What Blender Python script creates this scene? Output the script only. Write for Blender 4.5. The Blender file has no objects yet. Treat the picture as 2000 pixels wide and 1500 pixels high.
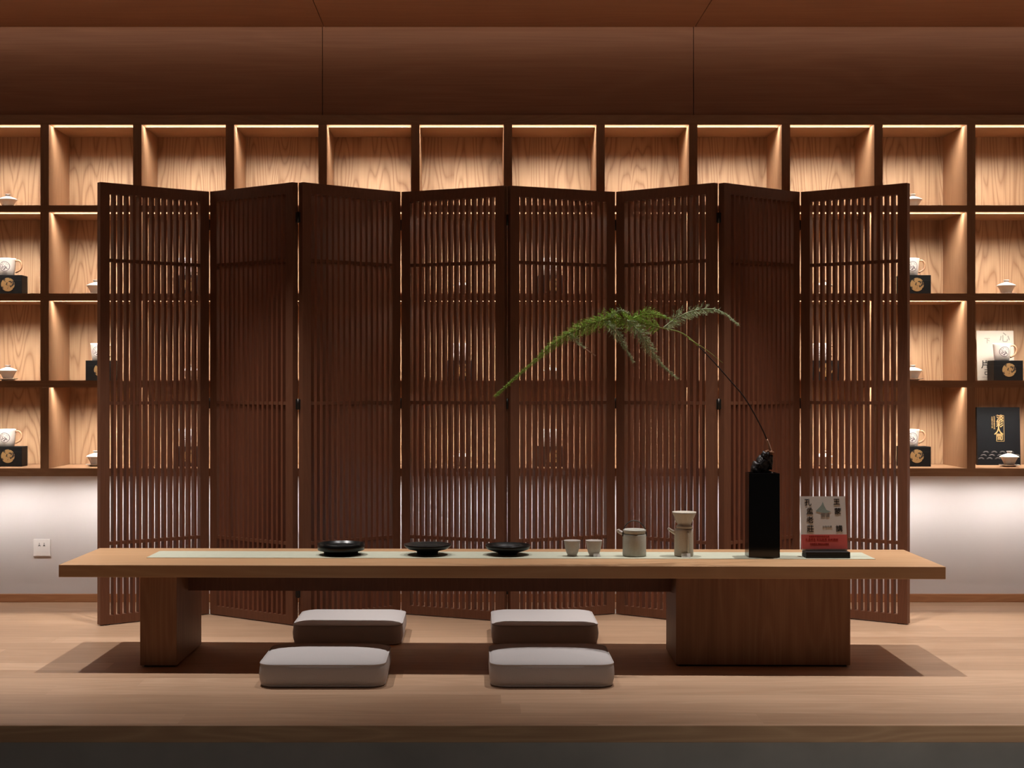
import bpy, bmesh, math, random
from mathutils import Vector, Matrix
random.seed(7)
sc = bpy.context.scene
COL = sc.collection
F = 2800.0; CX = 925.0; CY = 750.0; H = 1.1      # focal length in px, principal point, eye height

# ------------------------------------------------------------------ camera
cd = bpy.data.cameras.new('camera'); cam = bpy.data.objects.new('camera', cd); COL.objects.link(cam)
cam.location = (0, 0, H); cam.rotation_euler = (math.pi/2, 0, 0)
cd.sensor_width = 36; cd.lens = F/2000*36; cd.shift_x = (1000-CX)/2000; cd.clip_end = 60
sc.camera = cam
# ------------------------------------------------------------------ exposure
vs = sc.view_settings
vs.view_transform = 'Standard'; vs.look = 'None'; vs.gamma = 1; vs.use_curve_mapping = False
vs.exposure = 0.0
sc.cycles.use_denoising = True
sc.cycles.max_bounces = 8; sc.cycles.diffuse_bounces = 5
sc.cycles.sample_clamp_indirect = 4
# ------------------------------------------------------------------ world
w = bpy.data.worlds.new('world'); sc.world = w; w.use_nodes = True
w.node_tree.nodes['Background'].inputs[0].default_value = (1.0, .88, .82, 1)
w.node_tree.nodes['Background'].inputs[1].default_value = 0.030
# ------------------------------------------------------------------ ceiling spots over the table
SPOT_W = 162
for i, (sx, k) in enumerate([(-2.2, 1.0), (-1.16, 1.0), (-.25, .4), (.66, .75), (1.46, 1.0), (2.5, 1.1)]):
    ld = bpy.data.lights.new('ceiling_and_fill_spot', 'SPOT'); ld.energy = SPOT_W*k; ld.color = (1.0, .95, .92)
    ld.spot_size = math.radians(60); ld.spot_blend = .8; ld.shadow_soft_size = .01
    lo = bpy.data.objects.new('ceiling_and_fill_spot', ld); COL.objects.link(lo); lo.location = (sx, 5.95, 2.76)
for sx, e in ((-1.9, 34), (.3, 44), (2.4, 230)):      # added unseen fill spots before the platform, brightening riser and cushion fronts
    ld = bpy.data.lights.new('ceiling_and_fill_spot', 'SPOT'); ld.energy = e; ld.color = (1.0, .96, .93)
    ld.spot_size = math.radians(87); ld.spot_blend = .7; ld.shadow_soft_size = .04
    lo = bpy.data.objects.new('ceiling_and_fill_spot', ld); COL.objects.link(lo); lo.location = (sx, 3.3, 2.76)
STRIP = 9.0       # glow of the strip diffusers in the shelf
STRIP_W = 2.2     # watts of each bay's strip
UNDER_W = .5     # watts of the strips under the lowest board
COVE = 11.0       # strength of the LED strip above the ceiling edge

# ------------------------------------------------------------------ helpers
def hexc(r, g, b):
    f = lambda c: ((c/255+.055)/1.055)**2.4 if c > 10 else c/255/12.92
    return (f(r), f(g), f(b), 1)

class NT:
    def __init__(s, name):
        s.m = bpy.data.materials.new(name); s.m.use_nodes = True
        s.t = s.m.node_tree; s.b = s.t.nodes['Principled BSDF']
    def n(s, typ, **kw):
        nd = s.t.nodes.new(typ)
        for k, v in kw.items():
            if k == 'inp':
                for kk, vv in v.items():
                    if hasattr(vv, 'is_output') : s.t.links.new(vv, nd.inputs[kk])
                    else: nd.inputs[kk].default_value = vv
            else: setattr(nd, k, v)
        return nd
    def math(s, op, a, b=None):
        nd = s.n('ShaderNodeMath', operation=op)
        for i, v in enumerate((a, b)):
            if v is None: continue
            if hasattr(v, 'is_output'): s.t.links.new(v, nd.inputs[i])
            else: nd.inputs[i].default_value = v
        return nd.outputs[0]
    def mix(s, f, a, b, mode='MIX'):
        nd = s.n('ShaderNodeMixRGB', blend_type=mode)
        for i, v in zip((0, 1, 2), (f, a, b)):
            if hasattr(v, 'is_output'): s.t.links.new(v, nd.inputs[i])
            else: nd.inputs[i].default_value = v
        return nd.outputs[0]
    def link(s, a, b): s.t.links.new(a, b)

def plain(name, col, rough=.6, spec=.4, metal=0, noise=0, nscale=40, bump=0):
    t = NT(name); b = t.b
    b.inputs['Roughness'].default_value = rough; b.inputs['Specular IOR Level'].default_value = spec
    b.inputs['Metallic'].default_value = metal
    tc = t.n('ShaderNodeTexCoord').outputs['Object']
    nz = t.n('ShaderNodeTexNoise', inp={'Vector': tc, 'Scale': nscale, 'Detail': 4.0})
    c2 = tuple(c*(1-noise) for c in col[:3])+(1,)
    t.link(t.mix(nz.outputs['Fac'], c2, col), b.inputs['Base Color'])
    if bump:
        bp = t.n('ShaderNodeBump', inp={'Height': nz.outputs['Fac'], 'Strength': bump, 'Distance': .002})
        t.link(bp.outputs[0], b.inputs['Normal'])
    return t.m

def wood(name, light, dark, grain='X', across='Y', plank=0, scale=1.0, rings=16, rough=.5, figure=.6, length=0, off=(0,0,0), spec=.35, tone=.14, gap=0, thin=False):
    """wood with the grain along one object axis; cathedral figure from contour lines of a stretched noise"""
    t = NT(name); b = t.b
    b.inputs['Roughness'].default_value = rough; b.inputs['Specular IOR Level'].default_value = spec
    tc = t.n('ShaderNodeTexCoord').outputs['Object']
    ad = t.n('ShaderNodeVectorMath', operation='ADD', inp={0: tc, 1: off}).outputs[0]
    sep = t.n('ShaderNodeSeparateXYZ', inp={0: ad})
    u = sep.outputs[grain]; v = sep.outputs[across]
    th = [a for a in 'XYZ' if a not in (grain, across)][0]; wv = sep.outputs[th]
    rnd = 0.0
    if plank:
        cell = t.math('FLOOR', t.math('DIVIDE', v, plank))
        h1 = t.n('ShaderNodeTexWhiteNoise', noise_dimensions='1D', inp={'W': cell}).outputs['Value']
        if length:
            c2 = t.math('FLOOR', t.math('ADD', t.math('DIVIDE', u, length), t.math('MULTIPLY', h1, 7.0)))
            cell = t.math('ADD', t.math('MULTIPLY', c2, 17.3), cell)
            h1 = t.n('ShaderNodeTexWhiteNoise', noise_dimensions='1D', inp={'W': cell}).outputs['Value']
        rnd = h1
        u = t.math('ADD', u, t.math('MULTIPLY', rnd, 31.0))
        wv = t.math('ADD', wv, t.math('MULTIPLY', rnd, 9.0))
    cb = t.n('ShaderNodeCombineXYZ', inp={0: t.math('MULTIPLY', u, 0.55*scale), 1: t.math('MULTIPLY', v, 4.2*scale), 2: t.math('MULTIPLY', wv, 4.0*scale)}).outputs[0]
    n1 = t.n('ShaderNodeTexNoise', inp={'Vector': cb, 'Scale': 1.6, 'Detail': 1.5, 'Roughness': .45}).outputs['Fac']
    ring = t.math('FRACT', t.math('MULTIPLY', n1, float(rings)))
    ring = t.math('ABSOLUTE', t.math('SUBTRACT', t.math('MULTIPLY', ring, 2.0), 1.0))
    cb2 = t.n('ShaderNodeCombineXYZ', inp={0: t.math('MULTIPLY', u, 3.0*scale), 1: t.math('MULTIPLY', v, 150*scale), 2: t.math('MULTIPLY', wv, 150*scale)}).outputs[0]
    n2 = t.n('ShaderNodeTexNoise', inp={'Vector': cb2, 'Scale': 1.0, 'Detail': 2.0}).outputs['Fac']
    rp = t.math('SUBTRACT', 1.0, t.math('POWER', t.math('SUBTRACT', 1.0, ring), 2.6)) if thin else t.math('POWER', ring, 1.6)
    f = t.math('ADD', t.math('MULTIPLY', rp, figure), t.math('MULTIPLY', n2, 1.0-figure))
    c = t.mix(f, dark, light)
    if plank:
        c = t.mix(1.0, c, t.n('ShaderNodeCombineXYZ', inp={k: t.math('ADD', t.math('MULTIPLY', rnd, tone*m), 1-tone*m/1.3) for k, m in ((0, 1), (1, 1.15), (2, 1.3))}).outputs[0], 'MULTIPLY')
        if gap:
            fr = t.math('FRACT', t.math('DIVIDE', v, plank))
            g = t.math('LESS_THAN', fr, gap/plank)
            c = t.mix(t.math('MULTIPLY', g, .55), c, tuple(x*.3 for x in dark[:3])+(1,))
    t.link(c, b.inputs['Base Color'])
    bp = t.n('ShaderNodeBump', inp={'Height': n2, 'Strength': .15, 'Distance': .001})
    t.link(bp.outputs[0], b.inputs['Normal'])
    return t.m

def emis(name, col, s):
    t = NT(name)
    t.b.inputs['Base Color'].default_value = (.8, .8, .8, 1)
    t.b.inputs['Emission Color'].default_value = col; t.b.inputs['Emission Strength'].default_value = s
    return t.m

class MB:
    """collects shapes into one mesh"""
    def __init__(s): s.bm = bmesh.new()
    def box(s, x0, x1, y0, y1, z0, z1, M=None):
        vs_ = [s.bm.verts.new((x, y, z)) for z in (z0, z1) for y in (y0, y1) for x in (x0, x1)]
        for f in ((0,2,3,1),(4,5,7,6),(0,1,5,4),(2,6,7,3),(0,4,6,2),(1,3,7,5)):
            s.bm.faces.new([vs_[i] for i in f])
        if M is not None:
            for v in vs_: v.co = M @ v.co
        return vs_
    def rings(s, R, cap0=True, cap1=True, smooth=True, closed=True):
        V = [[s.bm.verts.new(p) for p in r] for r in R]
        n = len(V[0])
        for a, b in zip(V, V[1:]):
            for i in range(n if closed else n-1):
                f = s.bm.faces.new((a[i], a[(i+1) % n], b[(i+1) % n], b[i])); f.smooth = smooth
        if cap0: s.bm.faces.new(V[0][::-1])
        if cap1: s.bm.faces.new(V[-1])
        return V
    def lathe(s, prof, c=(0,0,0), n=36, cap0=True, cap1=True):
        R = [[(c[0]+r*math.cos(2*math.pi*i/n), c[1]+r*math.sin(2*math.pi*i/n), c[2]+z) for i in range(n)] for r, z in prof]
        s.rings(R, cap0, cap1)
    def tube(s, pts, rad, n=8, cap=True):
        pts = [Vector(p) for p in pts]; R = []
        rad = rad if isinstance(rad, (list, tuple)) else [rad]*len(pts)
        up = Vector((0, 0, 1)); prev = None
        for i, p in enumerate(pts):
            d = (pts[min(i+1, len(pts)-1)]-pts[max(i-1, 0)]).normalized()
            a = prev if prev is not None else (up.cross(d) if abs(d.z) < .95 else Vector((1,0,0)).cross(d))
            a = (a - d*a.dot(d)).normalized(); prev = a
            b = d.cross(a)
            R.append([p+(a*math.cos(2*math.pi*k/n)+b*math.sin(2*math.pi*k/n))*rad[i] for k in range(n)])
        s.rings(R, cap, cap)
    def build(s, name, mat, parent=None, loc=(0,0,0), rot=(0,0,0), bevel=0, seg=2, smooth=False):
        bmesh.ops.recalc_face_normals(s.bm, faces=s.bm.faces)
        me = bpy.data.meshes.new(name); s.bm.to_mesh(me); s.bm.free()
        me.materials.append(mat)
        if smooth:
            for p in me.polygons: p.use_smooth = True
        o = bpy.data.objects.new(name, me); COL.objects.link(o)
        o.location = loc; o.rotation_euler = rot
        if parent is not None: o.parent = parent
        if bevel:
            b = o.modifiers.new('bevel', 'BEVEL'); b.width = bevel; b.segments = seg; b.limit_method = 'ANGLE'; b.angle_limit = math.radians(40)
        return o

def tag(o, label, cat, group=None):
    o['label'] = label; o['category'] = cat
    if group: o['group'] = group
    return o
def struct(o): o['kind'] = 'structure'; return o
def thing(name, label, cat, loc=(0,0,0), rz=0, group=None):
    o = bpy.data.objects.new(name, None); COL.objects.link(o); o.empty_display_size = .05
    o.location = loc; o.rotation_euler = (0, 0, rz)
    return tag(o, label, cat, group)
def dup(root, loc, rz=None, label=None, group=None):
    def cp(o, par):
        c = o.copy(); COL.objects.link(c)
        if par is not None: c.parent = par
        for ch in [k for k in list(COL.objects) if k.parent is o]: cp(ch, c)
        return c
    r = cp(root, None); r.location = loc
    if rz is not None: r.rotation_euler = (0, 0, rz)
    if label: r['label'] = label
    if group: r['group'] = group
    return r
def text(name, body, size, mat, parent, M, ext=.0003, bold=0):
    cu = bpy.data.curves.new(name, 'FONT'); cu.body = body; cu.size = size; cu.extrude = ext; cu.offset = bold
    cu.align_x = 'CENTER'; cu.align_y = 'CENTER'; cu.resolution_u = 3
    to = bpy.data.objects.new('tmp', cu); COL.objects.link(to)
    bpy.context.view_layer.update()
    me = bpy.data.meshes.new_from_object(to.evaluated_get(bpy.context.evaluated_depsgraph_get()))
    bpy.data.objects.remove(to); bpy.data.curves.remove(cu)
    me.transform(M); me.materials.clear(); me.materials.append(mat); me.name = name
    o = bpy.data.objects.new(name, me); COL.objects.link(o); o.parent = parent
    return o
def P(px, py, D): return Vector(((px-CX)/F*D, D, H-(py-CY)/F*D))
def smooth_path(pts, n=8):
    pts = [Vector(p) for p in pts]; out = []
    for i in range(len(pts)-1):
        p0 = pts[max(i-1, 0)]; p1 = pts[i]; p2 = pts[i+1]; p3 = pts[min(i+2, len(pts)-1)]
        for k in range(n):
            t = k/n
            out.append(.5*((2*p1)+(p2-p0)*t+(2*p0-5*p1+4*p2-p3)*t*t+(3*p1-p0-3*p2+p3)*t**3))
    out.append(pts[-1]); return out

# ------------------------------------------------------------------ materials
WL = hexc(196, 148, 112); WD = hexc(160, 108, 76)
M_back   = wood('elm_back_panel', hexc(184,150,118), hexc(120,84,58), 'Z', 'X', plank=.2252, scale=1.0, rings=20, figure=.5, thin=True, off=(1.9,0,0), tone=.10)
M_shelfv = wood('elm_divider', hexc(168,130,98), hexc(142,104,76), 'Z', 'Y', scale=1.2, figure=.3)
M_shelfh = wood('elm_board', hexc(168,130,98), hexc(142,104,76), 'X', 'Y', scale=1.2, figure=.3)
M_clad   = wood('elm_cladding', hexc(160,112,82), hexc(132,86,60), 'X', 'Z', scale=.8, rings=8, figure=.2)
M_ceil   = wood('elm_ceiling', hexc(160,112,82), hexc(132,86,60), 'X', 'Y', scale=.8, rings=8, figure=.2)
M_floor  = wood('oak_plank_floor', hexc(206,172,142), hexc(182,146,116), 'X', 'Y', plank=.145, length=1.9, rings=9, figure=.35, rough=.42, tone=.24, gap=.0018)
M_fascia = wood('oak_nosing', hexc(176,140,104), hexc(146,110,80), 'X', 'Z', scale=1.3, rings=10, figure=.5)
M_skirt  = wood('oak_skirting', hexc(190,138,98), hexc(160,108,74), 'X', 'Z', scale=1.3, figure=.3)
M_table  = wood('oak_table_top', hexc(206,166,126), hexc(186,144,104), 'X', 'Y', plank=.19, scale=1, rings=10, figure=.4, rough=.4, tone=.08)
M_leg    = wood('walnut_table_leg', hexc(164,120,86), hexc(128,86,60), 'Z', 'X', plank=.17, scale=1.2, rings=9, figure=.3, tone=.2)
M_frame  = wood('walnut_screen_frame', hexc(128,84,61), hexc(104,66,47), 'Z', 'X', scale=1.5, figure=.25)
M_slat   = wood('walnut_screen_slat', hexc(138,86,62), hexc(112,68,48), 'Z', 'X', plank=.0315, scale=1.5, figure=.2, tone=.22)
M_white  = plain('white_wall_paint', hexc(214,208,206), .9, .2, noise=.03, nscale=3)
M_stone  = plain('dark_grey_concrete', hexc(196,194,188), .75, .3, noise=.4, nscale=5, bump=.2)
M_fabric = plain('grey_linen', hexc(202,196,194), .95, .1, noise=.12, nscale=500, bump=.4)
M_seam   = plain('grey_linen_piping', hexc(194,186,182), .95, .1, noise=.1, nscale=500)
M_lacquer= plain('black_lacquer', (.003,.003,.003,1), .3, .3)
M_vase   = plain('black_glazed_vase', (.004,.004,.0045,1), .12, .5)
M_ring   = plain('grey_green_stoneware', hexc(190,188,176), .7, .35, noise=.2, nscale=160)
M_cup    = plain('speckled_stoneware', hexc(206,196,188), .75, .3, noise=.3, nscale=260)
M_pour   = plain('pale_stoneware', hexc(204,194,178), .7, .35, noise=.2, nscale=200)
M_porc   = plain('white_porcelain', hexc(208,200,192), .3, .5, noise=.02)
M_brownh = plain('brown_handle_edge', hexc(150,112,84), .4, .4)
M_box    = plain('black_gift_box', (.004,.0035,.0035,1), .6, .2)
M_mat    = plain('pale_green_runner', hexc(192,194,174), .95, .1, noise=.16, nscale=35)
M_metal  = plain('dark_steel', hexc(70,66,62), .4, .5, metal=.9)
M_glide  = plain('pale_nylon', hexc(214,206,196), .5, .4)
M_plast  = plain('white_plastic', hexc(236,232,228), .4, .4)
M_slot   = plain('black_slot', (.01,.01,.01,1), .6, .3)
M_paper  = plain('white_paper', hexc(218,212,206), .9, .2, noise=.06, nscale=30)
M_card   = plain('cream_card', hexc(166,156,144), .9, .2, noise=.05, nscale=30)
M_pages  = plain('page_edges', hexc(190,180,166), .9, .2, noise=.2, nscale=300)
M_ink    = plain('black_ink', hexc(34,30,30), .8, .2)
M_gink   = plain('grey_ink', hexc(120,116,112), .8, .2)
M_green  = plain('grey_green_wash', hexc(158,172,164), .9, .2, noise=.3, nscale=60)
M_red    = plain('red_paper_band', hexc(206,98,92), .8, .2, noise=.08, nscale=40)
M_dred   = plain('dark_red_print', hexc(150,40,38), .8, .2)
M_gold   = plain('gold_foil', hexc(176,142,92), .45, .5, metal=.3)
M_cover  = plain('black_book_cover', (.004,.004,.005,1), .5, .15)
M_leaf   = plain('asparagus_fern_green', hexc(168,206,86), .6, .3, noise=.35, nscale=25)
M_leaf2  = plain('asparagus_fern_pale', hexc(196,212,166), .6, .3, noise=.3, nscale=25)
M_stem   = plain('fern_stem_olive', hexc(132,140,64), .6, .3)
M_twig   = plain('dark_twig', hexc(44,26,20), .7, .3)
M_pale   = plain('pale_twig_bark', hexc(176,136,112), .8, .2, noise=.3, nscale=80)
M_knot   = plain('charred_root', hexc(34,26,24), .5, .4, noise=.6, nscale=60, bump=.6)
M_knotb  = plain('brown_root', hexc(134,88,58), .6, .3, noise=.5, nscale=60)
M_led    = emis('led_diffuser', (1.0, .91, .79, 1), STRIP)
M_led2   = emis('led_diffuser_under', (1.0, .90, .82, 1), STRIP)
M_cove   = emis('cove_led', (1.0, .80, .66, 1), COVE)
# round printed emblem of gold lines and gaps
def emblem_mat(name, c1, c2, sc_, thr, ring=None):
    t = NT(name); t.b.inputs['Roughness'].default_value = .5
    tc = t.n('ShaderNodeTexCoord').outputs['Object']
    nz = t.n('ShaderNodeTexNoise', inp={'Vector': tc, 'Scale': sc_, 'Detail': 2.0, 'Distortion': 1.2}).outputs['Fac']
    k = t.math('GREATER_THAN', nz, thr)
    if ring:      # thin circle round the printed figure
        d = t.n('ShaderNodeVectorMath', operation='MULTIPLY', inp={0: t.n('ShaderNodeVectorMath', operation='SUBTRACT', inp={0: tc, 1: ring}).outputs[0], 1: (1, 0, 1)}).outputs[0]
        ln = t.n('ShaderNodeVectorMath', operation='LENGTH', inp={0: d}).outputs['Value']
        o = t.math('LESS_THAN', t.math('ABSOLUTE', t.math('SUBTRACT', ln, .0235)), .0016)
        k = t.math('MAXIMUM', t.math('MULTIPLY', k, t.math('LESS_THAN', ln, .019)), o)
    t.link(t.mix(k, c1, c2), t.b.inputs['Base Color']); return t.m
M_embl = emblem_mat('gold_emblem_print', hexc(40,28,20), hexc(146,114,72), 34, .44)
M_embg = emblem_mat('grey_emblem_print', hexc(206,198,190), hexc(112,100,102), 90, .52, (0, 0, .044))

# ------------------------------------------------------------------ setting
XL, XR = -4.6, 5.2
m = MB(); m.box(XL, XR, 4.62, 7.46, -.052, 0); fl = struct(m.build('floor', M_floor, bevel=.003))
fl.name = 'floor'
m = MB(); m.box(XL, XR, 4.612, 4.6195, -.0535, .0006); struct(m.build('trim_1', M_fascia, bevel=.0015))
m = MB(); m.box(XL, XR, 4.66, 4.75, -.35, -.052); struct(m.build('wall_front', M_stone))
m = MB(); m.box(XL, XR, -2.0, 4.76, -.42, -.35); struct(m.build('floor', M_stone))
WY = 7.235
m = MB(); m.box(XL, XR, WY, WY+.1, 0, .66); struct(m.build('wall_back', M_white))
m = MB(); m.box(XL, XR, WY-.012, WY-.0005, .0005, .042); struct(m.build('baseboard_back', M_skirt, bevel=.002))
m = MB(); m.box(XL, XR, 7.336, 7.46, .66, 3.05); struct(m.build('wall_back', M_clad))
# wall cladding above the shelf: three board widths with thin joints
m = MB()
seams = [XL, -2.511, -.7355, 1.0700, 2.875, XR]
for a, b in zip(seams, seams[1:]): m.box(a+.0015, b-.0015, 6.975, 7.0, 2.408, 3.02)
m.box(XL, XR, 7.0, 7.02, 2.408, 3.02)
struct(m.build('trim_2', M_clad, bevel=.0015))
# ceiling boards and the cove behind their edge
m = MB()
cs = [XL, -2.5, -.709, 1.05, 2.85, XR]
for a, b in zip(cs, cs[1:]): m.box(a+.0015, b-.0015, -.6, 6.80, 2.793, 2.823)
m.box(XL, XR, -.6, 6.79, 2.823, 2.85)
struct(m.build('ceiling', M_ceil, bevel=.0015))
m = MB(); m.box(XL, XR, 6.6, 7.02, 3.02, 3.05); m.box(XL, XR, 6.6, 6.64, 2.85, 3.02); struct(m.build('ceiling', M_ceil))
t = thing('cove_light', 'long warm light strip hidden above the ceiling edge, washing the wood wall', 'light', (0, 6.8005, 2.822))
m = MB(); m.box(XL+.1, XR-.1, 0, .008, 0, .03); m.build('light_housing', M_plast, t)
m = MB(); m.box(XL+.1, XR-.1, .0085, .012, .012, .020); m.build('light_strip', M_cove, t)

# ------------------------------------------------------------------ wall shelf
SF = 6.965; SB = 7.335; K0, K1 = -2, 13
def kx(k): return (87+181*k-CX)/402.0
zb = [(2.361, 2.4075), (1.936, 1.968), (1.505, 1.540), (1.083, 1.117), (.652, .690)]   # board bottoms and tops
sh = thing('wall_shelf', 'built-in brown wood grid shelf with lit square bays across the back wall', 'shelf', (0, SF, .652))
def loc(b): return (b[0], b[1], b[2]-SF, b[3]-SF, b[4]-.652, b[5]-.652)
xa, xb = kx(K0)-.021, kx(K1)+.021
HW = .0205
for i, (z0, z1) in enumerate(zb):
    m = MB(); r = .019
    m.box(*loc((xa, xb, SF, SF+.014, z0, z1)))
    m.box(*loc((xa, xb, SF+.014, SF+.078, z0+r, z1)))
    m.box(*loc((xa, xb, SF+.078, SB-.001, z0, z1)))
    m.build('shelf_board', M_shelfh, sh)
    for k in range(K0, K1):
        x0, x1 = kx(k)+HW+.0005, kx(k+1)-HW-.0005
        m = MB()
        if i < 4: m.box(*loc((x0, x1, SF+.0145, SF+.0775, z0+r-.003, z0+r-.0005)))
        else: m.box(x0, x1, -.010, .010, -.001, .001, Matrix.Translation((0, .024, z0-.652+.0105)) @ Matrix.Rotation(math.radians(42), 4, 'X'))
        m.build('light_strip', M_led2 if i == 4 else M_led, sh)
        ld = bpy.data.lights.new('strip_lamp', 'AREA'); ld.shape = 'RECTANGLE'; ld.size = x1-x0-.004; ld.size_y = .03
        ld.energy = UNDER_W if i == 4 else STRIP_W; ld.color = (1.0, .95, .91) if i == 4 else (1.0, .95, .87); ld.spread = math.radians(88 if i < 4 else 80)
        lo = bpy.data.objects.new('strip_lamp', ld); COL.objects.link(lo)
        lo.location = ((x0+x1)/2, SF+.046 if i < 4 else SF+.03, z0+.0085); lo.rotation_euler = (math.radians(29 if i < 4 else 44), 0, 0)
for k in range(K0, K1+1):
    m = MB()
    for (a, b) in zip(zb, zb[1:]): m.box(*loc((kx(k)-HW, kx(k)+HW, SF+.0008, SB-.0015, b[1]+.0002, a[0]-.0002)))
    m.build('shelf_divider', M_shelfv, sh)
m = MB(); m.box(*loc((xa, xb, SB-.012, SB-.002, .691, 2.3605))); m.build('back_panel', M_back, sh)

# ------------------------------------------------------------------ folding screen
scr = thing('folding_screen', 'dark brown eight-panel folding screen of upright wood slats behind the low table', 'folding screen', (.14, 6.7, 0))
O = Vector((.14, 6.7, 0))
folds = [(193, 6.525), (410.5, 6.865), (581.5, 6.523), (783, 6.87), (991, 6.64), (1201, 6.87), (1404.5, 6.54), (1560.5, 6.875), (1774.5, 6.556)]
FP = [Vector(((px-CX)/F*D, D, 0)) for px, D in folds]
TH = .034; ZB, ZT = .0045, 2.018; ST = .045
for i in range(8):
    a, b = FP[i], FP[i+1]; d = (b-a); L = d.length; ang = math.atan2(d.y, d.x)
    phi = abs(ang); e = TH/2*math.tan(phi)
    ea = e+(.0045 if i not in (4,) else .0008); eb = e+(.0015 if i != 3 else .0008)
    if i in (2, 6): ea = e+.0025
    if i in (1, 5): eb = e+.0025
    if i == 0: ea = 0
    if i == 7: eb = 0
    x0, x1 = ea, L-eb
    m = MB()
    m.box(x0, x0+ST, -TH/2, TH/2, ZB, ZT); m.box(x1-ST, x1, -TH/2, TH/2, ZB, ZT)
    m.box(x0+ST, x1-ST, -TH/2+.0005, TH/2-.0005, ZT-.05, ZT-.0002); m.box(x0+ST, x1-ST, -TH/2+.0005, TH/2-.0005, ZB+.0002, ZB+.04)
    fr = m.build('panel_frame', M_frame, scr, a-O, (0, 0, ang))
    s0, s1 = x0+ST, x1-ST; n = 14; pitch = (s1-s0+.0193)/(n+.62)
    nn = int(round((s1-s0-.0193)/.0313)); sw = .0118; g = (s1-s0-nn*sw)/(nn+1)
    m = MB()
    for k in range(nn):
        q = s0+g+k*(sw+g); m.box(q, q+sw, -.0165, .0165, ZB+.0398, ZT-.0498)
    m.build('slat_grille', M_slat, fr)
    for z in (1.665, 1.012, .372):
        m = MB(); m.box(s0, s1, -.0125, .0125, z-.0075, z+.0075); m.build('cross_rail', M_frame, fr)
for i in range(9):
    near = i % 2 == 0
    if 0 < i < 8:
        off = Vector((0, .012 if near else -.012, 0))
        for z in (1.87, 1.018, .16):
            m = MB(); m.lathe([(.0055, 0), (.0055, .05)], n=12)
            m.box(-.022, .022, -.0012, .0012, .003, .047)
            m.build('hinge', M_metal, scr, FP[i]-O+off+Vector((0, 0, z-.035)))
    q = FP[i]-O
    if i == 0: q += Vector((.03, .02, 0))
    if i == 8: q += Vector((-.03, .02, 0))
    m = MB(); m.lathe([(.016, 0.0003), (.016, .003), (.005, .004), (.005, .02 if not near else .0042)], n=16)
    m.build('glide_foot', M_slot if near else M_glide, scr, q)

# ------------------------------------------------------------------ low table (slightly turned)
TA = -math.radians(1.0)
TC = Vector((.1055, 5.782, 0))
tb = thing('low_tea_table', 'long low wooden tea table with thick plank top in front of the slatted screen', 'table', TC, TA)
m = MB(); m.box(-1.7015, 1.7015, -.283, .283, .355, .4026); m.build('table_top', M_table, tb, bevel=.002)
m = MB(); m.box(-1.397, -1.254, -.24, .225, .007, .355); l1 = m.build('leg', M_leg, tb, bevel=.002)
m = MB(); m.box(.686, 1.362, -.188, .14, .007, .355); l2 = m.build('leg', M_leg, tb, bevel=.002)
m = MB(); m.box(-1.385, -1.266, -.22, .21, 0.0005, .007); m.build('foot_pad', M_slot, l1)
m = MB(); m.box(.70, 1.35, -.175, .13, 0.0005, .007); m.build('foot_pad', M_slot, l2)
m = MB(); m.box(-1.254, .686, -.03, .03, .268, .355); m.build('stretcher_beam', M_leg if False else M_frame, tb)
TZ = .4028
# runner
rn = MB(); rn.box(-1.455, 1.455, -.112, .112, 0, .0016)
ro = rn.build('table_runner', M_mat, None, (.145, 5.835, TZ), (0, 0, TA))
tag(ro, 'pale green cloth runner lying along the low tea table', 'table runner')
RZ = TZ+.0019

def at(px, D, z=RZ): return Vector(((px-CX)/F*D, D, z))
# trays
def disc_dish(name, label, px, D, prof, group=None):
    t = thing(name, label, 'dish', at(px, D), 0, group)
    m = MB(); m.lathe(prof, n=48); m.build('bowl', M_lacquer, t)
    return t
d1 = thing('black_tray', 'black straight-sided round tray, leftmost dish on the table', 'tray', at(666, 5.845))
m = MB(); m.lathe([(.070, .0), (.070, .012), (.080, .016), (.0945, .020), (.0955, .047), (.0925, .047), (.091, .026), (.0, .025)], n=48); m.build('tray_body', M_lacquer, d1)
m = MB(); m.lathe([(.056, .0255), (.06, .040), (.057, .041), (.05, .028)], n=32); m.build('inner_rim', M_lacquer, d1)
d2 = thing('black_plate', 'black footed shallow plate, middle of the three dark dishes', 'plate', at(835, 5.845), 0)
m = MB(); m.lathe([(.046, 0), (.043, .012), (.05, .017), (.08, .024), (.095, .035), (.096, .043), (.093, .043), (.082, .032), (.05, .025), (0, .024)], n=48); m.build('plate_bowl', M_lacquer, d2)
m = MB(); m.lathe([(.0475, .0003), (.0475, .003), (.0435, .005)], n=32, cap1=False); m.build('foot_ring', M_lacquer, d2)
d3 = thing('black_bowl', 'black footed bowl nearest the pair of small cups', 'bowl', at(992, 5.845), 0)
m = MB(); m.lathe([(.040, 0), (.042, .010), (.06, .014), (.085, .023), (.0925, .034), (.0915, .041), (.0885, .041), (.08, .028), (.05, .019), (0, .018)], n=48); m.build('bowl_body', M_lacquer, d3)
m = MB(); m.lathe([(.0435, .0003), (.0435, .003), (.0405, .005)], n=32, cap1=False); m.build('foot_ring', M_lacquer, d3)
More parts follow.
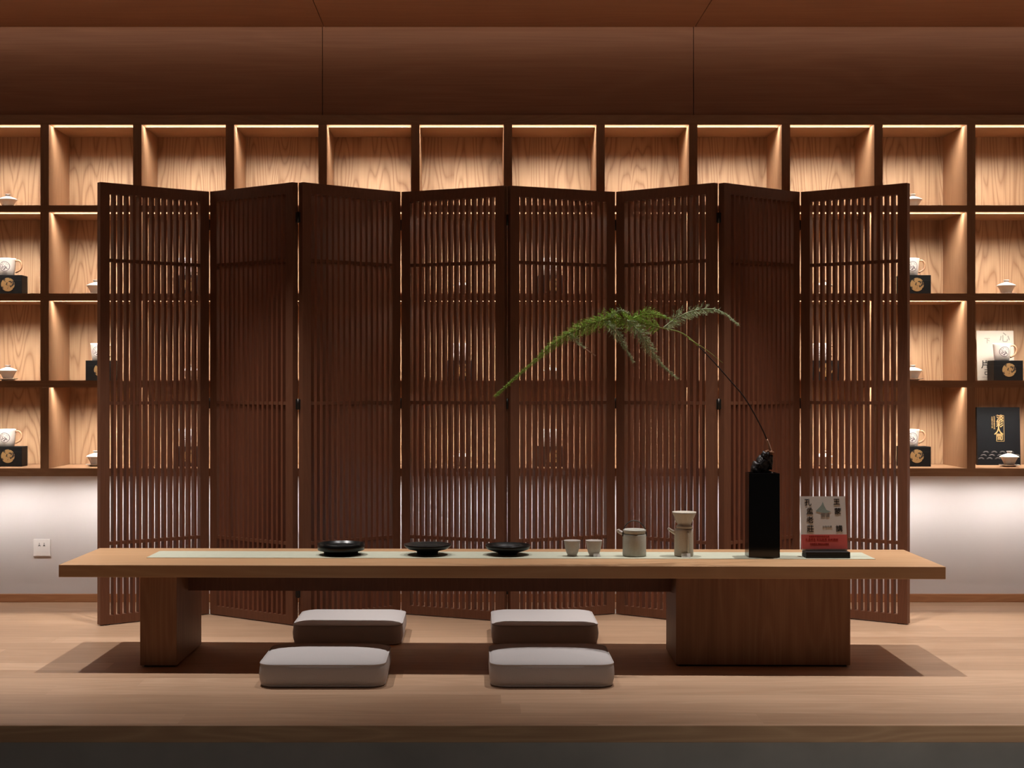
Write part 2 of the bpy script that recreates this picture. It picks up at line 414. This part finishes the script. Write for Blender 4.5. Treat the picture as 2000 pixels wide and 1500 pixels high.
# cups
c1 = thing('tea_cup', 'small speckled grey cup, the left one of the pair', 'cup', at(1117.5, 5.80), 0, 'pair of cups')
m = MB(); m.lathe([(.0185, 0), (.019, .006), (.0225, .012), (.027, .025), (.0305, .045), (.0325, .060), (.0335, .063), (.031, .063), (.0285, .045), (.02, .014), (0, .012)], n=36); m.build('cup_body', M_cup, c1)
m = MB(); m.lathe([(.0195, .0002), (.0195, .0045), (.0182, .006)], n=24, cap1=False); m.build('foot_ring', M_cup, c1)
c2 = dup(c1, at(1160, 5.80), 0, 'small speckled grey cup with a white tag at its foot', 'pair of cups')
def card(px, D, w, h, label, body):
    t = thing('price_card', label, 'card', at(px, D))
    m = MB(); m.box(-w/2, w/2, 0, .0012, 0, h, Matrix.Rotation(-.35, 4, 'X')); m.box(-w/2, w/2, .008, .0092, 0.0, h*.92, Matrix.Rotation(.12, 4, 'X')); m.build('card_sheet', M_plast, t)
    text('card_print', body, h*.5, M_gink, t, Matrix.Rotation(-.35, 4, 'X') @ Matrix.Translation((0, -.0006, h*.5)) @ Matrix.Rotation(math.pi/2, 4, 'X'))
    return t
card(1165.5, 5.765, .026, .013, 'tiny white tag standing in front of the right-hand cup', '--')
card(1340, 5.745, .036, .016, 'small white price tag at the foot of the coffee server', '155')
# teapot with hoop handle
tp = thing('teapot', 'grey-green straight-sided stoneware teapot with thin hoop handle', 'teapot', at(1239, 5.80))
m = MB(); m.lathe([(.045, 0), (.047, .003), (.0475, .01), (.0475, .084), (.046, .088), (.0435, .088), (.043, .085), (.0, .085)], n=44); m.build('pot_body', M_ring, tp)
m = MB(); m.lathe([(.0415, .0855), (.0415, .089), (.046, .098), (.0465, .106), (.0445, .108), (.043, .104), (.035, .096), (0, .0945)], n=44); m.build('pot_lid', M_ring, tp)
m = MB(); m.tube(smooth_path([(-.038, 0, .088), (-.061, 0, .098), (-.0665, 0, .107)], 5), [.009-.0003*i for i in range(11)], 12); m.build('spout', M_cup, tp)
m = MB(); m.tube([(.0485*math.cos(a), -.012+.02*math.sin(a), .080+.062*math.sin(a)) for a in [math.pi*k/24 for k in range(25)]], .0022, 8); m.build('hoop_handle', M_metal, tp)
# server and dripper
sv = thing('coffee_server', 'pale stoneware cylinder server with a stub spout under the cone dripper', 'server', at(1335.5, 5.80))
m = MB(); m.lathe([(.036, 0), (.038, .003), (.0385, .01), (.0382, .08), (.0375, .10), (.036, .108), (.03, .112), (.028, .112), (.03, .106), (.0, .104)], n=40); m.build('server_body', M_pour, sv)
m = MB(); m.tube(smooth_path([(-.034, -.004, .093), (-.052, -.004, .103), (-.064, -.004, .113)], 5), [.0085-.0004*i for i in range(11)], 12); m.build('spout', M_pour, sv)
m = MB(); m.tube(smooth_path([(.010, -.036, .100), (.012, -.043, .085), (.012, -.043, .03), (.010, -.037, .018)], 5), .004, 8); m.build('server_handle', M_pour, sv)
dr = thing('coffee_dripper', 'flared pale stoneware cone dripper resting on the server', 'dripper', at(1336.5, 5.80, RZ+.1122))
m = MB(); m.lathe([(.031, 0), (.033, .004), (.033, .010), (.026, .014), (.031, .026), (.047, .060), (.0485, .066), (.046, .066), (.030, .030), (.012, .012), (.0, .011)], n=40); m.build('dripper_cone', M_pour, dr)
m = MB(); m.tube(smooth_path([(-.030, 0, .022), (-.036, 0, .035), (-.038, 0, .055)], 5), .003, 8); m.build('dripper_handle', M_pour, dr)
# vase
VX0, VX1 = (1462.5-CX)/F*5.74, (1523.5-CX)/F*5.74
vc = Vector(((VX0+VX1)/2, 5.782, RZ)); vw = (VX1-VX0)/2
va = thing('square_vase', 'tall glossy black rectangular vase near the right end of the table', 'vase', vc)
m = MB(); hgt = .338
def sq(h, z): return [(-h, -.042*h/vw, z), (h, -.042*h/vw, z), (h, .042*h/vw, z), (-h, .042*h/vw, z)]
m.rings([sq(vw, 0), sq(vw*.985, hgt), sq(vw*.90, hgt), sq(vw*.88, hgt-.06), sq(.001, hgt-.061)], smooth=False)
m.build('vase_body', M_vase, va, bevel=.0015)
# root and branch
rt = thing('gnarled_root', 'dark gnarled root knot resting in the mouth of the black vase', 'root', (vc.x, vc.y, RZ+hgt-.05))
def lumps(spec, seed):
    m = MB(); rnd = random.Random(seed)
    for (c, r) in spec:
        g = bmesh.ops.create_icosphere(m.bm, subdivisions=3, radius=1)
        ph = [rnd.uniform(0, 6) for _ in range(4)]
        for v in g['verts']:
            n = v.co.normalized()
            k = 1+.22*math.sin(5*n.x+ph[0])*math.cos(6*n.z+ph[1])+.13*math.sin(13*n.y+ph[2]+5*n.z)+.07*math.sin(23*n.x+17*n.z+ph[3])
            v.co = Vector((n.x*r[0]*k+c[0], n.y*r[1]*k+c[1], n.z*r[2]*k+c[2]))
    return m
m = lumps([((-.022, 0, .066), (.024, .024, .030)), ((.002, .0, .085), (.026, .022, .034)), ((.022, 0, .108), (.018, .018, .026)), ((-.028, -.006, .058), (.018, .018, .016)), ((.006, .002, .04), (.034, .026, .03)), ((.008, -.008, .118), (.014, .012, .018)), ((-.010, -.012, .082), (.013, .012, .02)), ((.030, .002, .09), (.012, .014, .03))], 3)
m.build('root_body', M_knot, rt, smooth=True)
m = lumps([((.033, -.004, .128), (.012, .010, .011)), ((.020, -.004, .134), (.014, .010, .007))], 5)
m.build('bark_tip', M_knotb, rt, smooth=True)

br = thing('fern_branch', 'arching green asparagus fern branch rising from the root in the black vase', 'branch', (vc.x, vc.y, RZ+hgt+.05))
BO = Vector(br.location)
DV = vc.y
main = smooth_path([P(1507, 888, DV), P(1499, 862, DV), P(1482, 825, DV-.01), P(1455, 778, DV-.02), P(1425, 742, DV-.03), P(1395, 708, DV-.04), P(1363, 675, DV-.05), P(1330, 650, DV-.06), P(1290, 640, DV-.07), P(1240, 628, DV-.08), P(1195, 622, DV-.09), P(1150, 635, DV-.10), P(1095, 662, DV-.11), P(1050, 700, DV-.12), P(1010, 735, DV-.12), P(967, 774, DV-.12)], 8)
main = [p-BO for p in main]
m = MB(); m.tube(main[8:50], [.0031-.00002*i for i in range(42)], 8); m.build('stem', M_twig, br)
m = MB(); m.tube(main[48:], [.0030*(1-.85*i/len(main[48:])) for i in range(len(main[48:]))], 6); m.build('green_stem', M_stem, br)
m = MB(); m.tube(main[2:10], [.0065, .0062, .006, .0056, .0052, .0048, .0045, .004], 8); m.build('bark_sheath', M_pale, br)
def frond(name, path, w0, w1, mat, seed, side=0, dens=1.0, stem=True, droop=.25, start=0.0, tipbare=.12):
    """path with short feathery twigs of thin needles on both sides"""
    rnd = random.Random(seed); m = MB(); n = len(path)
    L = [0]
    for a, b in zip(path, path[1:]): L.append(L[-1]+(b-a).length)
    tot = L[-1]; cnt = int(tot/.0048*dens)
    if stem: m.tube(path, [.0022*(1-.8*i/n)+.0003 for i in range(n)], 5)
    for c in range(cnt):
        s = (c+rnd.random())/cnt
        if s < start: continue
        d = s*tot; i = max(k for k in range(n) if L[k] <= d); i = min(i, n-2)
        p = path[i].lerp(path[i+1], (d-L[i])/max(1e-6, L[i+1]-L[i])); tg = (path[i+1]-path[i]).normalized()
        env = math.sin(math.pi*min(1, (s-start)/(1-start)+.18)**.8) if s < 1-tipbare else .12
        ln = (w0+(w1-w0)*s)*max(.15, env)*rnd.uniform(.65, 1.15)
        a = rnd.uniform(0, 2*math.pi)
        perp = tg.cross(Vector((0, 1, 0))).normalized()
        sd = 1 if (c % 2 == 0) else -1
        if side: sd = side if rnd.random() < .8 else -side
        dirv = (tg*rnd.uniform(.5, 1.0)+perp*sd*rnd.uniform(.5, 1.0)+Vector((0, 1, 0))*rnd.uniform(-.7, .7)+Vector((0, 0, -droop))).normalized()
        q = p+dirv*ln
        mid = p.lerp(q, .5)+Vector((0, 0, .08*ln))
        wv = .00045
        ax = dirv.cross(Vector((rnd.random(), rnd.random(), rnd.random()))).normalized()*wv
        def blade(a_, b_, wd):
            x = (b_-a_); sx = x.cross(Vector((rnd.uniform(-1,1), rnd.uniform(-1,1), rnd.uniform(-1,1)))).normalized()*wd
            v = [m.bm.verts.new(a_+sx), m.bm.verts.new(a_-sx), m.bm.verts.new(b_)]
            y = x.cross(sx).normalized()*wd; v2 = m.bm.verts.new(a_+y)
            m.bm.faces.new(v); m.bm.faces.new((v[0], v2, v[2])); m.bm.faces.new((v[1], v2, v[2]))
        blade(p, q, .0009)
        for j in range(max(4, int(ln/.0032))):
            t = rnd.uniform(.15, 1); b0 = p.lerp(q, t)
            nd = (dirv*.8+Vector((rnd.uniform(-1,1), rnd.uniform(-1,1), rnd.uniform(-1,1)))).normalized()
            blade(b0, b0+nd*rnd.uniform(.006, .013), .0008)
    return m.build(name, mat, br)
idx = lambda k: main[k*8:]
frond('frond', main[64:], .060, .034, M_leaf, 11, dens=2.9, stem=False, droop=.2, tipbare=.10)
B = lambda pts: [p-BO for p in smooth_path(pts, 6)]
D0 = DV-.09
frond('frond', B([P(1296, 640, D0), P(1320, 622, D0), P(1350, 608, D0-.01), P(1385, 603, D0-.02), P(1412, 610, D0-.03), P(1443, 634, D0-.04)]), .042, .030, M_leaf2, 12, dens=2.4, side=-1, droop=.2, tipbare=.25)
frond('frond', B([P(1225, 625, D0), P(1250, 650, D0-.02), P(1275, 690, D0-.03), P(1292, 712, D0-.04), P(1324, 740, D0-.05)]), .048, .022, M_leaf2, 13, dens=2.4, droop=.1, tipbare=.25)
frond('frond', B([P(1178, 625, D0), P(1200, 645, D0-.03), P(1215, 668, D0-.05), P(1238, 708, D0-.06)]), .038, .020, M_leaf2, 14, dens=2.2, droop=.2, tipbare=.25)
frond('frond', B([P(1235, 622, D0), P(1262, 612, D0+.03), P(1290, 616, D0+.05), P(1320, 628, D0+.05)]), .034, .026, M_leaf, 15, dens=2.2, droop=.2)
frond('frond', B([P(1112, 650, D0), P(1128, 668, D0-.03), P(1143, 680, D0-.05)]), .024, .016, M_leaf2, 16, dens=1.6, droop=.0)
frond('frond', B([P(1190, 622, D0), P(1210, 606, D0-.02), P(1228, 612, D0-.02)]), .020, .014, M_leaf2, 17, dens=1.4, droop=.1)
m = MB(); m.tube(B([P(1124, 670, D0-.02), P(1145, 683, D0-.04), P(1163, 695, D0-.05)]), [.0022]*12+[.0036], 6); m.build('side_twig', M_pale, br)
m = MB(); m.tube(B([P(1345, 662, DV-.06), P(1375, 680, DV-.07), P(1412, 709, DV-.08)]), [.0022*(1-.06*i) for i in range(13)], 6); m.build('side_twig', M_stem, br)

# ------------------------------------------------------------------ book on its stand
bk = thing('upright_book', 'white softcover book with red paper band standing on the tea table', 'book', ((1611.5-CX)/F*5.76, 5.76, RZ+.0262))
tilt = -.16; RM = Matrix.Rotation(tilt, 4, 'X')
bw, bh = .0895, .218
m = MB(); m.box(-bw, bw, 0, .002, 0, bh, RM); m.box(-bw, bw, .017, .019, 0, bh, RM); m.box(-bw, -bw+.002, .002, .017, 0, bh, RM); m.build('cover', M_paper, bk)
m = MB(); m.box(-bw+.002, bw-.003, .002, .017, .002, bh-.003, RM); m.build('pages', M_pages, bk)
m = MB(); m.box(-bw-.0006, bw+.0006, -.0008, -.0001, .006, .064, RM); m.box(-bw-.0009, -bw-.0002, -.0008, .0195, .006, .064, RM); m.build('paper_band', M_red, bk)
def on(M0, x, y, z): return M0 @ Matrix.Translation((x, y, z)) @ Matrix.Rotation(math.pi/2, 4, 'X')
for ch, z in zip('孔孟老莊', (.192, .156, .121, .085)):
    text('title_character', ch, .029, M_ink, bk, on(RM, -.062+(.006 if ch != '孔' else 0), -.0005, z), bold=.0003)
for ch, z, x in (('王', .194, .054), ('蒙', .156, .057), ('講', .086, .060)):
    text('author_character', ch, .028, M_ink, bk, on(RM, x, -.0005, z), bold=.0003)
text('subtitle_print', '解读', .018, M_gink, bk, on(RM, .006, -.0005, .140))
text('subtitle_print', '与你共享', .010, M_gink, bk, on(RM, .012, -.0005, .095))
m = MB()     # ink-wash mountain
pts = [(-.032, .158), (-.018, .172), (-.008, .182), (-.002, .196), (.004, .178), (.012, .163), (.030, .156), (.010, .150), (-.010, .152)]
vv = [m.bm.verts.new(RM @ Vector((x, -.0004, z))) for x, z in pts]; f = m.bm.faces.new(vv)
r_ = bmesh.ops.extrude_face_region(m.bm, geom=[f]); 
for g in r_['geom']:
    if isinstance(g, bmesh.types.BMVert): g.co += Vector((0, -.0003, 0))
m.build('mountain_print', M_green, bk)
text('band_print', '孔孟老庄 文化經典 全新講解', .0105, M_dred, bk, on(RM, -.012, -.001, .043))
text('band_print', '走進諸子百家的智慧世界', .0075, M_dred, bk, on(RM, -.022, -.001, .056))
text('band_print', '名家講述 傳統文化讀本', .0075, M_dred, bk, on(RM, -.022, -.001, .026))
st = thing('book_stand', 'low black stand holding the white book with a red band', 'stand', ((1614-CX)/F*5.75, 5.75, RZ))
m = MB(); m.box(-.088, .088, -.03, .045, 0, .013); m.box(-.088, .088, -.03, -.024, .013, .0245); m.build('stand_base', M_slot, st, bevel=.001)
m = MB(); m.box(-.087, .087, -.0235, .044, .0135, .0245); m.build('stand_tray', M_slot, st)

# ------------------------------------------------------------------ floor cushions
def rrect(hx, hy, r, z, n=7, bow=0):
    out = []
    for cx, cy, a0 in ((hx-r, hy-r, 0), (-hx+r, hy-r, 90), (-hx+r, -hy+r, 180), (hx-r, -hy+r, 270)):
        for i in range(n+1):
            a = math.radians(a0+90*i/n); out.append((cx+r*math.cos(a), cy+r*math.sin(a), z))
    return out
def cushion(label, px0, px1, D, name='floor_cushion'):
    x0, x1 = (px0-CX)/F*D, (px1-CX)/F*D; hx = (x1-x0)/2; hy = .205; r = .055
    t = thing(name, label, 'cushion', ((x0+x1)/2, D+hy, 0), 0, 'floor cushions round the tea table')
    m = MB()
    lv = [(.016, .001), (.004, .007), (-.001, .025), (-.003, .045), (-.001, .066), (.001, .079), (.004, .0835), (.014, .0885), (.04, .094), (.08, .098), (.13, .1005), (.175, .102), (.195, .1022)]
    m.rings([rrect(hx-d, hy-d, max(.008, r-d*.6) if d < hy-.02 else .002, z) for d, z in lv]); c = m.build('cushion_body', M_fabric, t)
    for z, d in ((.0825, .0015), (.006, .005)):
        ring = rrect(hx-d, hy-d, r, z); ring.append(ring[0])
        m = MB(); m.tube(ring, .0028, 6, cap=False); m.build('piping', M_seam, t, smooth=True)
    return t
cushion('grey square floor cushion, front left, in front of the table', 503.5, 752, 5.185)
cushion('grey square floor cushion, front right, in front of the table', 957, 1201.5, 5.185)
cushion('grey square floor cushion behind the table on the left', 570, 785, 6.03)
cushion('grey square floor cushion behind the table on the right', 961, 1170, 6.03)

# ------------------------------------------------------------------ wall outlet
ol = thing('wall_socket', 'white square power socket low on the pale wall left of the screen', 'socket', ((82.5-CX)/F*WY, WY-.0003, .232))
m = MB(); m.box(-.043, .043, -.008, 0, 0, .086); m.build('faceplate', M_plast, ol, bevel=.002)
for sx in (-1, 1):
    m = MB()
    m.box(-.0015, .0015, -.0005, .0005, 0, .008, Matrix.Translation((sx*.012-.004, -.0086, .050)) @ Matrix.Rotation(.35, 4, 'Y'))
    m.box(-.0015, .0015, -.0005, .0005, 0, .008, Matrix.Translation((sx*.012+.004, -.0086, .050)) @ Matrix.Rotation(-.35, 4, 'Y'))
    m.box(-.0012, .0012, -.0005, .0005, 0, .006, Matrix.Translation((sx*.012, -.0086, .061)))
    m.build('socket_slots', M_slot, ol)

# ------------------------------------------------------------------ things on the shelf
zt = {1: 1.968, 2: 1.540, 3: 1.117, 4: .690}
def cx_(c): return (kx(c-1)+kx(c))/2
def make_gaiwan(loc_, label):
    t = thing('lidded_teacup', label, 'teacup', loc_, 0, 'white lidded teacups on the shelf')
    m = MB(); m.lathe([(.028, 0), (.03, .003), (.048, .008), (.050, .0105), (.047, .0105), (.028, .007), (0, .006)], n=36); m.build('saucer', M_porc, t)
    m = MB(); m.lathe([(.021, .0072), (.023, .010), (.027, .018), (.032, .030), (.0405, .045), (.042, .048), (.040, .048), (.030, .032), (.024, .020), (0, .016)], n=36); m.build('cup_bowl', M_porc, t)
    l = MB(); l.lathe([(.041, .0465), (.0475, .0475), (.044, .052), (.030, .059), (.014, .0645), (.009, .066), (.009, .068), (.013, .0745), (.0135, .077), (.010, .077), (0, .0735)], n=36); l.build('lid', M_porc, t)
    return t
def make_box(loc_, label):
    t = thing('gift_box', label, 'box', loc_, 0, 'black boxes with gold emblems on the shelf')
    m = MB(); m.box(-.0725, .0725, 0, .092, 0, .099); m.build('box_body', M_box, t, bevel=.001)
    m = MB(); m.lathe([(.0335, 0), (.0335, .0008)], n=40); m.build('emblem', M_embl, t, (0.003, -.0002, .052), (math.pi/2, 0, 0))
    m = MB(); m.box(-.0728, .0728, -.0003, .0925, .072, .0735); m.build('lid_seam', M_slot, t)
    return t
def make_mug(loc_, label):
    t = thing('mug', label, 'mug', loc_, 0, 'white mugs with grey emblems on the shelf')
    m = MB(); m.lathe([(.033, 0), (.035, .003), (.0385, .03), (.043, .078), (.044, .085), (.041, .085), (.0395, .07), (.033, .008), (0, .006)], n=40); m.build('mug_body', M_porc, t)
    m = MB(); m.tube(smooth_path([(.036, 0, .072), (.060, 0, .074), (.072, 0, .055), (.066, 0, .030), (.042, 0, .016)], 6), .0048, 10); m.build('handle', M_brownh, t)
    m = MB()      # round print wrapped on the front
    n = 24; cz = .044; R = .026
    rim = []
    for i in range(n):
        a = 2*math.pi*i/n; x = R*math.cos(a); z = cz+R*math.sin(a)
        rim.append((x, z))
    def surf(x, z, e):
        rr = .0362+(z-.01)*.0955+e; return Vector((x, -math.sqrt(max(1e-6, rr*rr-x*x)), z))
    R0 = [[surf(x*k, cz+(z-cz)*k, .0006) for x, z in rim] for k in (1, .75, .5, .25, .02)]
    m.rings(R0, False, True)
    m.build('emblem', M_embg, t, (.0, 0, 0))
    return t
rown = {1: 'top row', 2: 'second row', 3: 'third row', 4: 'bottom row'}
bay = {0: 'in the bay at the left edge', 1: 'in the bay just left of the screen', 2: 'behind the leftmost screen panel', 5: 'behind the screen left of its middle fold',
       6: 'behind the screen right of its middle fold', 9: 'behind the rightmost screen panel', 10: 'in the bay just right of the screen', 11: 'in the bay at the right edge'}
gl = [(0,1), (0,3), (1,2), (1,4), (10,1), (10,3), (11,2), (11,4), (2,3), (5,2), (5,4), (6,3), (9,2), (9,4)]
ml = [(0,2), (0,4), (1,3), (10,2), (10,4), (11,3), (2,2), (2,4), (5,3), (6,2), (6,4), (9,3)]
g0 = b0 = m0 = None
for c, r in gl:
    y = 7.14 if not (c, r) == (11, 4) else 7.10
    x = cx_(c)+{0: -.010, 1: -.022, 10: -.005, 11: .010}.get(c, 0)
    lb = 'white lidded teacup, %s, %s' % (rown[r], bay[c])
    if g0 is None: g0 = make_gaiwan((x, y, zt[r]+.0006), lb)
    else: dup(g0, (x, y, zt[r]+.0006), random.uniform(-.5, .5), lb)
for c, r in ml:
    x = cx_(c)+{0: .0, 1: .01, 10: .0, 11: .006}.get(c, 0); z = zt[r]+.0006
    lb = 'black gold-emblem box, %s, %s' % (rown[r], bay[c])
    lm = 'white mug on a black box, %s, %s' % (rown[r], bay[c])
    if b0 is None: b0 = make_box((x, 7.10, z), lb); m0 = make_mug((x-.016, 7.146, z+.0994), lm)
    else: dup(b0, (x, 7.10, z), 0, lb); dup(m0, (x-.016, 7.146, z+.0994), 0, lm)

# white print card and black book at the right edge
px_ = (2.543+2.730)/2
pc = thing('print_card', 'white upright card with grey brush marks behind the mug at the right edge', 'card', (px_, 7.235, zt[3]+.0008))
R2 = Matrix.Rotation(-.06, 4, 'X')
m = MB(); m.box(-.0935, .0935, 0, .004, 0, .252, R2); m.build('card_board', M_card, pc)
for ch, s, x, z, mt in (('下', .03, -.040, .20, M_gink), ('心', .055, .048, .215, M_gink), ('片', .045, -.052, .078, M_ink), ('己', .032, -.045, .040, M_ink), ('二〇一八', .008, -.055, .016, M_gink)):
    text('brush_mark', ch, s, mt, pc, on(R2, x, -.0008, z), bold=.0004)
xk = (2.543+2.762)/2
bb = thing('black_book', 'tall black book with gold calligraphy behind the teacup, bottom row, right edge', 'book', (xk, 7.235, zt[4]+.0008))
R3 = Matrix.Rotation(-.05, 4, 'X')
m = MB(); m.box(-.1085, .1085, 0, .003, 0, .292, R3); m.box(-.1085, .1085, .017, .02, 0, .292, R3); m.box(-.1085, -.1055, .003, .017, 0, .292, R3); m.build('cover', M_cover, bb)
m = MB(); m.box(-.1055, .1055, .003, .017, .002, .289, R3); m.build('pages', M_pages, bb)
for ch, z, x in (('淡', .235, .008), ('彩', .205, .006), ('人', .172, .0), ('間', .140, .004)):
    text('gold_character', ch, .036 if ch != '人' else .048, M_gold, bb, on(R3, x, -.0008, z), bold=.0006)
m = MB()
for (a, b, c_, d) in ((-.012, .028, .2495, .251), (-.012, .028, .1195, .121), (.0265, .028, .121, .25), (-.012, -.0105, .121, .128)): m.box(a, b, -.0006, -.0002, c_, d, R3)
m.build('gold_border', M_gold, bb)
text('gold_print', '\n'.join('中國茶文化之美'), .0085, M_gold, bb, on(R3, -.032, -.0006, .215))
text('gold_print', '\n'.join('生活美學叢書系列'), .0085, M_gold, bb, on(R3, -.021, -.0006, .213))
m = MB(); rnd = random.Random(4)
for rr, zz in enumerate((.030, .046, .062)):
    for k in range(5):
        c0 = -.09+k*.042+rr*.012
        if c0 > .095: continue
        for R_ in (.014, .009):
            pts_ = [R3 @ Vector((c0+R_*math.cos(a), -.0005, zz+R_*.6*math.sin(a))) for a in [math.pi*j/8 for j in range(9)]]
            m.tube(pts_, .0007, 4)
m.build('wave_print', M_gink, bb)
